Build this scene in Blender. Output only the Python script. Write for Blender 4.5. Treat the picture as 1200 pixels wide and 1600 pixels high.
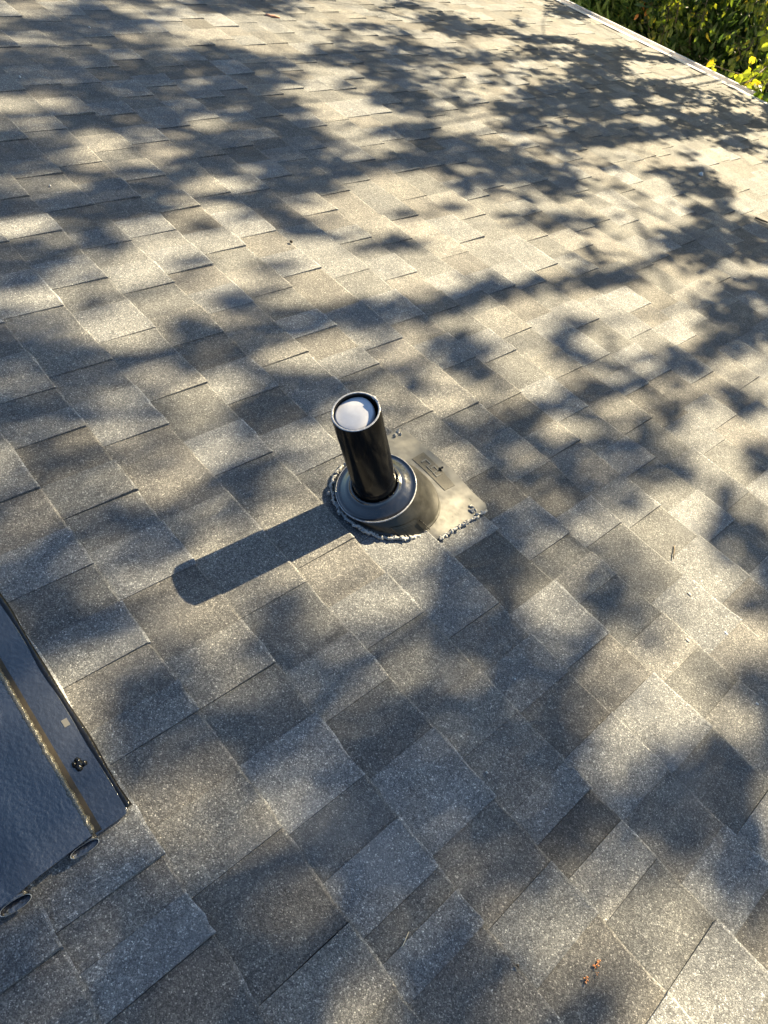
import bpy, math, random
import numpy as np
from mathutils import Matrix, Vector

random.seed(11)
rng = np.random.default_rng(11)
for o in list(bpy.data.objects):
    bpy.data.objects.remove(o)
scene = bpy.context.scene
COL = scene.collection

# ------------------------------------------------------------------ frames
E = 0.143                                   # shingle exposure in metres
PIT = math.atan(0.5)                        # six in twelve roof
SP, CP = math.sin(PIT), math.cos(PIT)
RX = np.array([[1, 0, 0], [0, CP, SP], [0, -SP, CP]])      # roof (v, u, n) -> world
# camera: rows right, down, forward in roof coordinates
CR = np.array([[0.64707847, 0.72473987, 0.23673103],
               [0.65169735, -0.36461592, -0.66509082],
               [-0.39570193, 0.58464293, -0.70824616]])
CC = np.array([0.60053758, -0.45858373, 1.02722292])
FPX = 1111.2444
SUN = np.array([-0.014, 0.761, 0.648]); SUN /= np.linalg.norm(SUN)   # roof coordinates
SUNW = RX @ SUN


def to_world(p):
    return np.asarray(p, float) @ RX.T


def to_roof(p):
    return np.asarray(p, float) @ RX


def photo_of(p):
    q = (np.asarray(p, float) - CC) @ CR.T
    z = np.maximum(q[..., 2], 1e-3)
    return 600 + FPX * q[..., 0] / z, 800 + FPX * q[..., 1] / z, q[..., 2]


def ray_of(x, y):
    return CR.T @ np.array([(x - 600) / FPX, (y - 800) / FPX, 1.0])


def on_roof(x, y, n=0.0):
    r = ray_of(x, y)
    return CC + r * (n - CC[2]) / r[2]


# ------------------------------------------------------------------ camera
cam = bpy.data.cameras.new("camera")
cam_o = bpy.data.objects.new("camera", cam)
COL.objects.link(cam_o)
W = RX @ CR.T                               # columns right, down, forward in world
cw = RX @ CC
cam_o.matrix_world = Matrix(((W[0, 0], -W[0, 1], -W[0, 2], cw[0]),
                             (W[1, 0], -W[1, 1], -W[1, 2], cw[1]),
                             (W[2, 0], -W[2, 1], -W[2, 2], cw[2]),
                             (0, 0, 0, 1)))
cam.sensor_fit = 'VERTICAL'
cam.sensor_height = 36.0
cam.lens = FPX * 36.0 / 1600.0
cam.clip_start = 0.02
cam.clip_end = 2000.0
scene.camera = cam_o

# ------------------------------------------------------------------ light
elev = math.asin(SUNW[2])
azim = math.atan2(SUNW[0], SUNW[1])
world = bpy.data.worlds.new("World")
scene.world = world
world.use_nodes = True
wt = world.node_tree
wt.nodes.clear()
sky = wt.nodes.new("ShaderNodeTexSky")
sky.sky_type = 'NISHITA'
sky.sun_disc = False
sky.sun_elevation = elev
sky.sun_rotation = azim
sky.air_density = 1.0
sky.dust_density = 0.6
sky.ozone_density = 2.2
bg = wt.nodes.new("ShaderNodeBackground")
bg.inputs[1].default_value = 0.052
wo = wt.nodes.new("ShaderNodeOutputWorld")
wt.links.new(sky.outputs[0], bg.inputs[0])
wt.links.new(bg.outputs[0], wo.inputs[0])

sun = bpy.data.lights.new("sun", 'SUN')
sun.energy = 5.0
sun.angle = math.radians(0.53)
sun.color = (1.0, 0.82, 0.51)
sun_o = bpy.data.objects.new("sun", sun)
COL.objects.link(sun_o)
sun_o.rotation_euler = Vector(SUNW).to_track_quat('Z', 'Y').to_euler()
sun_o.location = (0, 20, 10)

scene.view_settings.view_transform = 'Standard'
scene.view_settings.look = 'None'
scene.view_settings.exposure = 2.4
scene.view_settings.gamma = 1.0


# ------------------------------------------------------------------ helpers
def mesh_obj(name, verts, faces, mat=None, parent=None, smooth=False, tint=None):
    me = bpy.data.meshes.new(name)
    me.from_pydata([tuple(v) for v in np.asarray(verts, float).tolist()], [], [tuple(f) for f in faces])
    if tint is not None:
        a = me.color_attributes.new("tint", 'FLOAT_COLOR', 'POINT')
        t = np.ones((len(me.vertices), 4), np.float32)
        t[:, :3] = tint
        a.data.foreach_set("color", t.ravel())
    if smooth:
        me.polygons.foreach_set("use_smooth", [True] * len(me.polygons))
    me.update()
    ob = bpy.data.objects.new(name, me)
    COL.objects.link(ob)
    if mat:
        me.materials.append(mat)
    if parent:
        ob.parent = parent
    return ob


def empty(name, loc=(0, 0, 0), rx=0.0):
    o = bpy.data.objects.new(name, None)
    COL.objects.link(o)
    o.location = loc
    o.rotation_euler = (rx, 0, 0)
    o.empty_display_size = 0.05
    return o


def tag(o, label=None, cat=None, group=None, kind=None):
    if label: o["label"] = label
    if cat: o["category"] = cat
    if group: o["group"] = group
    if kind: o["kind"] = kind
    return o


class MB:
    def __init__(s):
        s.v, s.f, s.t = [], [], []
        s.n = 0

    def add(s, v, f, tint=(1, 1, 1)):
        v = np.asarray(v, float)
        s.v.append(v)
        s.f += [tuple(i + s.n for i in q) for q in f]
        tint = np.asarray(tint, float)
        s.t.append(tint if tint.ndim == 2 else np.tile(tint, (len(v), 1)))
        s.n += len(v)

    def box(s, lo, hi, tint=(1, 1, 1)):
        a, b = lo, hi
        v = [(x, y, z) for x in (a[0], b[0]) for y in (a[1], b[1]) for z in (a[2], b[2])]
        s.add(v, [(0, 1, 3, 2), (4, 6, 7, 5), (0, 4, 5, 1), (2, 3, 7, 6), (0, 2, 6, 4), (1, 5, 7, 3)], tint)

    def tube(s, pts, rad, seg=8, tint=(1, 1, 1), caps=True):
        pts = np.asarray(pts, float)
        n = len(pts)
        rad = np.broadcast_to(np.asarray(rad, float), (n,))
        rings = []
        up = np.array([0.31, 0.17, 0.93])
        for i in range(n):
            d = pts[min(i + 1, n - 1)] - pts[max(i - 1, 0)]
            d = d / (np.linalg.norm(d) + 1e-12)
            a = np.cross(d, up)
            if np.linalg.norm(a) < 1e-3: a = np.cross(d, [1, 0, 0])
            a /= np.linalg.norm(a)
            b = np.cross(d, a)
            th = np.arange(seg) * 2 * math.pi / seg
            rings.append(pts[i] + rad[i] * (np.outer(np.cos(th), a) + np.outer(np.sin(th), b)))
        f = []
        for i in range(n - 1):
            for j in range(seg):
                k = (j + 1) % seg
                f.append((i * seg + j, i * seg + k, (i + 1) * seg + k, (i + 1) * seg + j))
        if caps:
            f.append(tuple(range(seg))[::-1])
            f.append(tuple((n - 1) * seg + j for j in range(seg)))
        s.add(np.concatenate(rings), f, tint)

    def lathe(s, prof, seg=64, closed=False):
        th = np.arange(seg) * 2 * math.pi / seg
        v = np.concatenate([np.stack([r * np.cos(th), r * np.sin(th), np.full(seg, z)], 1) for r, z in prof])
        f = []
        m = len(prof)
        for i in range(m if closed else m - 1):
            i2 = (i + 1) % m
            for j in range(seg):
                k = (j + 1) % seg
                f.append((i * seg + j, i * seg + k, i2 * seg + k, i2 * seg + j))
        s.add(v, f)

    def lump(s, c, r, seed=0, seg=9, rings=6, amp=0.35):
        g = np.random.default_rng(seed)
        v, f = [], []
        for i in range(rings + 1):
            a = math.pi * i / rings
            for j in range(seg):
                t = 2 * math.pi * j / seg
                q = 1 + amp * (g.random() - 0.5) * 2
                v.append((c[0] + r[0] * q * math.sin(a) * math.cos(t), c[1] + r[1] * q * math.sin(a) * math.sin(t),
                          c[2] + r[2] * q * math.cos(a)))
        for i in range(rings):
            for j in range(seg):
                k = (j + 1) % seg
                f.append((i * seg + j, (i + 1) * seg + j, (i + 1) * seg + k, i * seg + k))
        s.add(v, f)

    def build(s, name, mat, parent=None, smooth=False):
        return mesh_obj(name, np.concatenate(s.v), s.f, mat, parent, smooth, np.concatenate(s.t))


def vnoise(x, y, seed=0):
    """smooth value noise on a unit lattice, 0..1"""
    x, y = np.asarray(x, float), np.asarray(y, float)
    xi, yi = np.floor(x).astype(np.int64), np.floor(y).astype(np.int64)
    fx, fy = x - xi, y - yi
    fx, fy = fx * fx * (3 - 2 * fx), fy * fy * (3 - 2 * fy)

    def h(a, b):
        q = np.sin(a * 127.1 + b * 311.7 + seed * 74.7) * 43758.5453
        return q - np.floor(q)
    return (h(xi, yi) * (1 - fx) * (1 - fy) + h(xi + 1, yi) * fx * (1 - fy) +
            h(xi, yi + 1) * (1 - fx) * fy + h(xi + 1, yi + 1) * fx * fy)


# ------------------------------------------------------------------ materials
def new_mat(name):
    m = bpy.data.materials.new(name)
    m.use_nodes = True
    nt = m.node_tree
    b = nt.nodes["Principled BSDF"]
    return m, nt, b


def N(nt, t, **kw):
    n = nt.nodes.new(t)
    for k, v in kw.items():
        setattr(n, k, v)
    return n


def ramp(nt, fac, stops):
    r = N(nt, "ShaderNodeValToRGB")
    el = r.color_ramp.elements
    while len(el) < len(stops): el.new(0.5)
    for e, (p, c) in zip(el, stops):
        e.position = p
        e.color = (*c, 1) if len(c) == 3 else c
    nt.links.new(fac, r.inputs[0])
    return r.outputs[0]


def mix(nt, mode, fac, a, b):
    m = N(nt, "ShaderNodeMix", data_type='RGBA', blend_type=mode)
    if isinstance(fac, (int, float)): m.inputs[0].default_value = fac
    else: nt.links.new(fac, m.inputs[0])
    for i, q in ((6, a), (7, b)):
        if isinstance(q, tuple): m.inputs[i].default_value = (*q, 1) if len(q) == 3 else q
        else: nt.links.new(q, m.inputs[i])
    return m.outputs[2]


def noise(nt, co, scale, detail=3, rough=0.55):
    n = N(nt, "ShaderNodeTexNoise")
    n.inputs["Scale"].default_value = scale
    n.inputs["Detail"].default_value = detail
    n.inputs["Roughness"].default_value = rough
    nt.links.new(co, n.inputs["Vector"])
    return n.outputs["Fac"]


def mat_shingle():
    m, nt, b = new_mat("asphalt_granules")
    L = nt.links.new
    co = N(nt, "ShaderNodeTexCoord").outputs["Object"]
    at = N(nt, "ShaderNodeAttribute", attribute_name="tint").outputs["Color"]

    def vor(scale):
        v = N(nt, "ShaderNodeTexVoronoi")
        v.inputs["Scale"].default_value = scale
        L(co, v.inputs["Vector"])
        s = N(nt, "ShaderNodeSeparateColor")
        L(v.outputs["Color"], s.inputs[0])
        return v, s
    v1, s1 = vor(720.0)
    v2, s2 = vor(360.0)
    g = ramp(nt, s1.outputs[0], [(0.0, (.080, .082, .086)), (.35, (.123, .126, .131)), (.62, (.160, .163, .168)),
                                 (.88, (.215, .218, .222)), (.96, (.31, .31, .31)), (1.0, (.52, .52, .51))])
    g2 = ramp(nt, s2.outputs[1], [(0.0, (.72, .72, .74)), (.5, (.95, .95, .95)), (.9, (1.12, 1.12, 1.10)), (1.0, (1.5, 1.5, 1.48))])
    col = mix(nt, 'MULTIPLY', 1.0, g, g2)
    n1 = noise(nt, co, 55, 4, .65)
    col = mix(nt, 'MULTIPLY', 1.0, col, ramp(nt, n1, [(.25, (.84, .84, .85)), (.75, (1.16, 1.16, 1.15))]))
    n2 = noise(nt, co, 7, 3, .6)
    col = mix(nt, 'MULTIPLY', 1.0, col, ramp(nt, n2, [(.3, (.84, .85, .88)), (.7, (1.16, 1.15, 1.12))]))
    n4 = noise(nt, co, 19, 7, .72)
    col = mix(nt, 'MULTIPLY', 1.0, col, ramp(nt, n4, [(.32, (.86, .86, .87)), (.5, (1, 1, 1)), (.68, (1.13, 1.13, 1.12))]))
    n5 = noise(nt, co, 130, 3, .6)
    col = mix(nt, 'MULTIPLY', 1.0, col, ramp(nt, n5, [(.27, (.55, .55, .56)), (.36, (1, 1, 1))]))
    mp = N(nt, "ShaderNodeMapping")
    mp.inputs["Scale"].default_value = (16, 1.6, 1)
    L(co, mp.inputs["Vector"])
    n6 = noise(nt, mp.outputs[0], 1.0, 4, .6)
    col = mix(nt, 'MULTIPLY', 1.0, col, ramp(nt, n6, [(.3, (.89, .89, .90)), (.7, (1.11, 1.11, 1.10))]))
    # pale weathered bloom, worn in patches
    n3 = noise(nt, co, 3.1, 5, .6)
    f3 = ramp(nt, n3, [(.56, (0, 0, 0)), (.74, (.34, .34, .34))])
    col = mix(nt, 'MIX', f3, col, (.26, .27, .29))
    col = mix(nt, 'MULTIPLY', 1.0, col, at)
    L(col, b.inputs["Base Color"])
    b.inputs["Roughness"].default_value = .86
    b.inputs["Specular IOR Level"].default_value = .35
    bp = N(nt, "ShaderNodeBump")
    bp.inputs["Strength"].default_value = .55
    bp.inputs["Distance"].default_value = .0011
    h = N(nt, "ShaderNodeMath", operation='SUBTRACT')
    h.inputs[0].default_value = 1.0
    L(v1.outputs["Distance"], h.inputs[1])
    ha = N(nt, "ShaderNodeMath", operation='ADD')
    L(h.outputs[0], ha.inputs[0])
    L(s1.outputs[2], ha.inputs[1])
    L(ha.outputs[0], bp.inputs["Height"])
    L(bp.outputs[0], b.inputs["Normal"])
    return m


def mat_simple(name, col, rough, metal=0.0, spec=.5, nscale=0, var=.2, bump=0.0, bscale=300, dist=.0006, coat=0.0):
    m, nt, b = new_mat(name)
    co = N(nt, "ShaderNodeTexCoord").outputs["Object"]
    if nscale:
        f = noise(nt, co, nscale, 5, .6)
        c = ramp(nt, f, [(.28, tuple(q * (1 - var) for q in col)), (.72, tuple(q * (1 + var) for q in col))])
        nt.links.new(c, b.inputs["Base Color"])
        r = ramp(nt, f, [(.25, (max(rough - .1, .02),) * 3), (.75, (min(rough + .14, 1),) * 3)])
        nt.links.new(r, b.inputs["Roughness"])
    else:
        b.inputs["Base Color"].default_value = (*col, 1)
        b.inputs["Roughness"].default_value = rough
    b.inputs["Metallic"].default_value = metal
    b.inputs["Specular IOR Level"].default_value = spec
    b.inputs["Coat Weight"].default_value = coat
    if bump:
        f2 = noise(nt, co, bscale, 2, .5)
        bp = N(nt, "ShaderNodeBump")
        bp.inputs["Strength"].default_value = bump
        bp.inputs["Distance"].default_value = dist
        nt.links.new(f2, bp.inputs["Height"])
        nt.links.new(bp.outputs[0], b.inputs["Normal"])
        if coat: nt.links.new(bp.outputs[0], b.inputs["Coat Normal"])
    return m


def mat_leaf(name, trans=.45, rough=.45):
    m, nt, b = new_mat(name)
    at = N(nt, "ShaderNodeAttribute", attribute_name="tint").outputs["Color"]
    co = N(nt, "ShaderNodeTexCoord").outputs["Object"]
    f = noise(nt, co, 40, 2)
    c = mix(nt, 'MULTIPLY', 1.0, at, ramp(nt, f, [(.3, (.8, .8, .8)), (.7, (1.15, 1.15, 1.1))]))
    nt.links.new(c, b.inputs["Base Color"])
    b.inputs["Roughness"].default_value = rough
    tr = N(nt, "ShaderNodeBsdfTranslucent")
    c2 = mix(nt, 'MULTIPLY', 1.0, c, (1.9, 1.75, .8))
    nt.links.new(c2, tr.inputs[0])
    mx = N(nt, "ShaderNodeMixShader")
    mx.inputs[0].default_value = trans
    nt.links.new(b.outputs[0], mx.inputs[1])
    nt.links.new(tr.outputs[0], mx.inputs[2])
    nt.links.new(mx.outputs[0], nt.nodes["Material Output"].inputs[0])
    return m


M_SH = mat_shingle()
M_DECK = mat_simple("roof_underlay", (.02, .02, .02), .9)
M_ABS = mat_simple("black_pipe_plastic", (.0025, .0026, .0032), .13, nscale=30, var=.15, spec=.32)
M_RUB = mat_simple("black_rubber", (.014, .015, .019), .16, nscale=70, var=.4, bump=.08, bscale=500, dist=.0004, spec=1.0, coat=1.0)
M_RIM = mat_simple("pale_rim_highlight", (.40, .40, .42), .22, nscale=200, var=.5, spec=.8)  # pale grey painted in for highlights on the rims and burr
M_SKIRT = mat_simple("dusty_skirt_plastic", (.015, .0148, .014), .36, nscale=40, var=.45, bump=.15, bscale=700, dist=.0003)
M_PLAS = mat_simple("dusty_flashing_plastic", (.140, .136, .124), .34, nscale=45, var=.28, bump=.15, bscale=700, dist=.0003, spec=.6)
M_LAB = mat_simple("moulded_label_plastic", (.06, .055, .045), .5, nscale=200, var=.5, bump=.6, bscale=900, dist=.0008)
M_CAP = mat_simple("white_plug", (.52, .53, .58), .4, nscale=90, var=.06)
M_SEAL = mat_simple("grey_sealant", (.30, .30, .30), .28, nscale=300, var=.6, bump=.8, bscale=350, dist=.0015)
M_TAR_SHADE = mat_simple("black_tar_and_shade", (.008, .008, .009), .18, bump=.5, bscale=200, dist=.002)  # real tar, and the shade strip along the vent lip
M_VENT = mat_simple("black_painted_steel", (.024, .028, .040), .17, nscale=9, var=.4, bump=.5, bscale=170, dist=.0020, spec=1.0, coat=.5)
M_CUT = mat_simple("bare_sheet_edge", (.75, .72, .66), .35, metal=.2)
M_SUNLIT_EDGE = mat_simple("sunlit_edge_paint", (.10, .09, .065), .24, nscale=600, var=.6, spec=1.0, bump=.8, bscale=500, dist=.0012)  # lighter colour painted in for the sunlit hood edge
M_GROOVE = mat_simple("shaded_groove", (.030, .022, .012), .6, nscale=80, var=.5)  # dark brown painted in for shade inside the groove
M_STICK = mat_simple("grey_sticker", (.085, .085, .085), .6)
M_GUT = mat_simple("gutter_aluminium", (.60, .59, .60), .38, nscale=12, var=.12, spec=.5)
M_GUTIN = mat_simple("gutter_dirt", (.05, .045, .04), .9, nscale=30, var=.5)
M_WALL = mat_simple("house_siding_paint", (.55, .52, .46), .7, nscale=6, var=.08)
M_BARK = mat_simple("bark", (.09, .07, .055), .9, nscale=40, var=.5, bump=.6, bscale=90, dist=.01)
M_TWIG = mat_simple("dry_twig", (.10, .075, .05), .85, nscale=200, var=.4)
M_PALE = mat_simple("dry_pale_leaf", (.62, .55, .42), .6, nscale=120, var=.2)
M_WHITE = mat_simple("white_stone", (.75, .74, .72), .5)
M_ORANGE = mat_simple("orange_paint", (.62, .27, .11), .6, nscale=500, var=.4)
M_PINK = mat_simple("reddish_twig", (.42, .22, .16), .8)
M_LEAF = mat_leaf("leaf_green")
M_GROUND = mat_simple("soil_and_litter", (.055, .05, .032), .95, nscale=3.0, var=.55, bump=.7, bscale=25, dist=.03)
M_CONC = mat_simple("concrete_path", (.34, .33, .31), .85, nscale=8, var=.15)

# ------------------------------------------------------------------ setting: ground, house wall
GZ = -5.35
grd = MB()
grd.add([(-600, -600, GZ), (600, -600, GZ), (600, 600, GZ), (-600, 600, GZ)], [(0, 1, 2, 3)])
tag(grd.build("ground", M_GROUND), kind="structure")

U_EAVE = on_roof(956, 43.5)[1]
V0, V1 = -7.0, 4.0
K0 = -18
ey = U_EAVE * CP
ez = -U_EAVE * SP
wl = MB()
wl.box((V0 + .3, ey - .75, GZ - .2), (V1 - .3, ey - .60, ez + .02))
tag(wl.build("wall", M_WALL), kind="structure")

# ------------------------------------------------------------------ roof and shingles
rf = MB()
rf.box((V0, K0 * E - .1, -.045), (V1, U_EAVE - .012, -.006))
rf.box((V0 + .02, U_EAVE - .050, -.17), (V1 - .02, U_EAVE - .022, -.047))
roof = tag(rf.build("roof", M_DECK), kind="structure")
roof.rotation_euler = (-PIT, 0, 0)

# shingle joints seen in the photograph: D drops to a recessed tab, R rises to a raised tab (going along the course)
DED = [(122, 446), (55, 490), (201, 526), (128, 578), (43, 621), (78, 687), (212, 682), (248, 710), (30, 778), (290, 538),
       (231, 453), (170, 786), (266, 619), (315, 420), (471, 429), (422, 460), (361, 484), (322, 529), (490, 522),
       (545, 431), (445, 564), (560, 582), (395, 620), (378, 728), (495, 730), (783, 454), (727, 464), (686, 489),
       (826, 515), (777, 560), (717, 569), (716, 644), (785, 628), (646, 657), (884, 585), (871, 709), (749, 742),
       (1016, 656), (994, 610), (1100, 589), (1031, 587), (927, 566), (997, 524), (1072, 533), (1004, 730), (107, 902),
       (227, 921), (193, 1050), (112, 1070), (255, 1146), (121, 807), (424, 942), (366, 1077), (552, 1100), (491, 876),
       (583, 1009), (773, 888), (630, 980), (733, 976), (856, 857), (737, 854), (763, 1152), (891, 1042), (930, 925),
       (917, 1024), (1127, 831), (1131, 998), (942, 838), (1081, 1173), (501, 1266), (278, 1511), (637, 1401), (716, 1401),
       (698, 1506), (713, 1304), (815, 1316), (870, 1507), (986, 1391), (1177, 1415), (161, 1423), (95, 1487), (232, 1356), (228, 1555), (332, 1464), (112, 327), (182, 314),
       (225, 280), (174, 236), (73, 205), (120, 180), (184, 180), (60, 276), (57, 369), (237, 368), (165, 385), (75, 134),
       (131, 132), (216, 152), (250, 136), (266, 200), (230, 224), (126, 258), (272, 330), (25, 311), (330, 307),
       (386, 302), (426, 279), (454, 252), (369, 231), (517, 304), (492, 336), (399, 369), (560, 377), (525, 190),
       (480, 235), (394, 189), (352, 153), (382, 117), (321, 246), (768, 295), (826, 336), (732, 239), (651, 219), (629, 269)]
RED = [(91, 533), (234, 567), (160, 620), (122, 742), (413, 757), (197, 842), (142, 966), (300, 1013), (555, 926),
       (425, 1162), (830, 1241), (700, 1083), (1186, 881), (553, 1332), (1000, 1417), (1185, 1460), (1175, 1267)]
fixed = {}
for pts, ty in ((DED, 'D'), (RED, 'R')):
    for (x, y) in pts:
        p = on_roof(x, y)
        fixed.setdefault(int(math.floor(p[1] / E)) + 1, []).append((p[0], ty))


def deck(v, u):
    return (vnoise(np.asarray(v) * 1.3 + 40, np.asarray(u) * 1.3 + 40, 5) - .5) * .006


def row_edges(k):
    fx = sorted(fixed.get(k, []))
    keep = []
    for q in fx:
        if not keep or q[0] - keep[-1][0] > .085:
            keep.append(q)
    ed = []
    # left run
    def fill(a, b, first, last):
        """edges strictly between a and b; first = tab height right of a, last = needed left of b"""
        ln = b - a
        n = max(0, int(round(ln / random.uniform(.118, .155))) - 1)
        if (n % 2 == 0) != (first == last):
            n += 1 if (n == 0 or random.random() < .5) else -1
        if n <= 0: return []
        w = np.array([random.uniform(.75, 1.3) for _ in range(n + 1)])
        c = a + ln * np.cumsum(w)[:-1] / w.sum()
        out, s = [], first
        for q in c:
            out.append((float(q), 'D' if s else 'R'))
            s = not s
        return out
    start = V0 - random.random() * .1
    s0 = random.random() < .5
    prev, st = start, s0
    for (v, ty) in keep:
        need = (ty == 'D')
        ed += fill(prev, v, st, need)
        ed.append((v, ty))
        prev, st = v, not need
    ed += fill(prev, V1, st, random.random() < .5)
    edges = [(V0, None)] + ed + [(V1, None)]
    tabs = []
    s = s0
    for i in range(len(edges) - 1):
        tabs.append((edges[i][0], edges[i + 1][0], s))
        s = not s
    return tabs


TNX = 6


def tab_mesh(k, a, b, high, jt):
    """one tab of a laminated shingle, a thin wedge with a ragged butt edge"""
    u1 = min(k * E, U_EAVE + .012)
    u0 = k * E - E - .022
    nt = (.0086 if high else .0046) + jt[0]
    if k in (3,) and -.3 < .5 * (a + b) < .3: nt = .0098
    lift = jt[1]
    nx = TNX
    gap = .0003
    xs = np.linspace(a + gap, b - gap, nx)
    skew = jt[2]
    top = []
    ys = [u0, u1 - .0045, u1]
    wob = random.uniform(0, 6)
    for j, y in enumerate(ys):
        for i, x in enumerate(xs):
            fr = (y - u0) / (u1 - u0)
            rag = random.gauss(0, .0009) + skew * (i / (nx - 1) - .5) + .0008 * math.sin(wob + i * 1.7)
            uu = y + (rag if j == 2 else (rag * .6 if j == 1 else 0))
            nn = -.0008 + (nt + .0008) * fr + ((lift * (i / (nx - 1) - .5) + random.gauss(0, .0005) - (.0012 if j == 2 else 0)) if j else 0)
            xx = x + (random.uniform(-.0008, .0008) if i in (0, nx - 1) and j > 0 else 0)
            top.append((xx, uu, nn))
    top = np.array(top)
    top[:, 2] += deck(top[:, 0], top[:, 1])
    per = list(range(nx)) + [2 * nx - 1] + list(range(3 * nx - 1, 2 * nx - 1, -1)) + [nx]
    bot = top[per].copy()
    bot[:, 2] -= .0100
    v = np.concatenate([top, bot])
    f = []
    for j in range(2):
        for i in range(nx - 1):
            q = j * nx + i
            f.append((q, q + 1, q + nx + 1, q + nx))
    m = len(per)
    for i in range(m):
        j = (i + 1) % m
        f.append((per[i], 3 * nx + i, 3 * nx + j, per[j]))
    return v, f


tabs = []
KE = int(math.ceil(U_EAVE / E))
for k in range(K0 + 1, KE + 1):
    rs = random.uniform(-.0012, .0012)
    for (a, b, high) in row_edges(k):
        if b - a < .02: continue
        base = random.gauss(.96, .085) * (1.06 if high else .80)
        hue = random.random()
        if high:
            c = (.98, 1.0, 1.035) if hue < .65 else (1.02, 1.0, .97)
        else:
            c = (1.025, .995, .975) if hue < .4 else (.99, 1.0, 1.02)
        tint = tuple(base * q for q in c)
        jt = (random.uniform(-.0008, .0012), random.gauss(0, .0018), random.gauss(0, .0014))
        for (lx, ly) in ((161, 1423), (95, 1487), (232, 1356), (278, 1511), (228, 1555), (332, 1464), (1177, 1415)):   # edges that have lifted
            q = on_roof(lx, ly)
            if k == int(math.floor(q[1] / E)) + 1 and abs(b - q[0]) < .03: jt = (.0020, .009, jt[2])
        tabs.append((k, a, b, high, tint, jt))

sc = []
for i, (k, a, b, high, tint, jt) in enumerate(tabs):
    cor = np.array([(a, (k - 1) * E, 0), (b, (k - 1) * E, 0), (b, k * E, 0), (a, k * E, 0)])
    x, y, z = photo_of(cor)
    if z.min() < .1: sc.append(0); continue
    x, y = np.clip(x, 0, 1200), np.clip(y, 0, 1600)
    sc.append(.5 * abs(sum(x[q] * y[(q + 1) % 4] - x[(q + 1) % 4] * y[q] for q in range(4))))
order = sorted(range(len(tabs)), key=lambda q: -sc[q])
single = set(order[:300])


def tab_tint(tint):
    """bare worn granules along the butt edge are paler"""
    t = np.tile(np.asarray(tint, float), (TNX * 3 + 2 * TNX + 2, 1))
    for q in list(range(2 * TNX, 3 * TNX)) + list(range(3 * TNX + TNX + 1, 3 * TNX + TNX + 1 + TNX)):
        t[q] = t[q] * random.uniform(.95, 2.1) + .05
    return t


rest = MB()
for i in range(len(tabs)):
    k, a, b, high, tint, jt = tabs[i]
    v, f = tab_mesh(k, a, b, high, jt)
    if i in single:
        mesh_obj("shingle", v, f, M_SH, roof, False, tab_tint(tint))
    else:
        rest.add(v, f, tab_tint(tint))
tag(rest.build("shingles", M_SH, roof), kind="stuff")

# ------------------------------------------------------------------ gutter along the eave
gt = empty("gutter", (0, ey, ez))
tag(gt, "pale aluminium rain gutter along the roof eave in front of the greenery", "gutter")


def extrude_x(prof, x0, x1, nseg=1, wob=0.0, seed=3):
    xs = np.linspace(x0, x1, nseg + 1)
    v = []
    for x in xs:
        dz = wob * (vnoise(x * .8, 3.3, seed) - .5)
        dy = wob * (vnoise(x * .9, 9.3, seed) - .5)
        v += [(x, p[0] + dy, p[1] + dz) for p in prof]
    m = len(prof)
    f = []
    for i in range(nseg):
        for j in range(m):
            q = (j + 1) % m
            f.append((i * m + j, i * m + q, (i + 1) * m + q, (i + 1) * m + j))
    f.append(tuple(range(m)))
    f.append(tuple(nseg * m + j for j in range(m))[::-1])
    return v, f


gy = .012
outer = [(gy, -.015), (gy, -.125), (gy + .075, -.125), (gy + .082, -.095), (gy + .108, -.065), (gy + .112, -.046), (gy + .098, -.043), (gy + .098, -.052)]
inner = [(gy + .1085, -.050), (gy + .1060, -.056), (gy + .079, -.093), (gy + .073, -.1225), (gy + .0025, -.1225), (gy + .0025, -.015)]
mb = MB()
mb.add(*extrude_x(outer + inner, V0 + .01, V1 - .01, 40, .016))
mb.build("trough", M_GUT, gt)
mb = MB()
mb.add(*extrude_x([(gy - .004, -.040), (gy - .001, -.040), (gy + .001, .0075), (gy - .050, .0315), (gy - .051, .0295), (gy - .003, .0055)], V0, -3.62, 14, .004, 8))
mb.add(*extrude_x([(gy - .004, -.040), (gy - .001, -.040), (gy + .001, .0045), (gy - .050, .0285), (gy - .051, .0265), (gy - .003, .0025)], -3.60, V1, 26, .004, 9))
mb.build("drip_edge", M_GUT, gt)
for x in np.arange(V0 + .4, V1, .82):
    mb = MB()
    mb.box((x - .012, gy + .004, -.058), (x + .012, gy + .106, -.054))
    mb.build("hanger", M_GUT, gt)
mb = MB()
mb.add(*extrude_x([(gy + .006, -.121), (gy + .070, -.121), (gy + .070, -.100), (gy + .03, -.094), (gy + .006, -.098)], V0 + .02, V1 - .02, 60, .03, 4))
mb.build("leaf_litter", M_GUTIN, gt)

# ------------------------------------------------------------------ vent pipe
PU = .4010
base_w = to_world((0, PU, 0))
PA = np.array([-.07, -.415, .9071]); PA /= np.linalg.norm(PA)      # the pipe leans a little out of plumb
QX = np.array([1., 0, 0]) - PA * PA[0]; QX /= np.linalg.norm(QX)
QR = np.stack([QX, np.cross(PA, QX), PA], 1)                        # pipe frame in roof coordinates
QW = RX @ QR
PR = .0432
PH = .3005
pipe = empty("vent_pipe", base_w)
pipe.rotation_mode = 'QUATERNION'
pipe.rotation_quaternion = Matrix(QW.tolist()).to_quaternion()
tag(pipe, "upright black plastic vent pipe rising through the shingled roof", "pipe")
mb = MB()
mb.lathe([(PR, -.05), (PR, PH - .0012), (PR - .0010, PH), (PR - .0036, PH), (PR - .0044, PH - .001), (PR - .0044, PH - .12), (PR - .0044, -.05)], 96)
pb = mb.build("barrel", M_ABS, pipe, True)
mb = MB()
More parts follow.
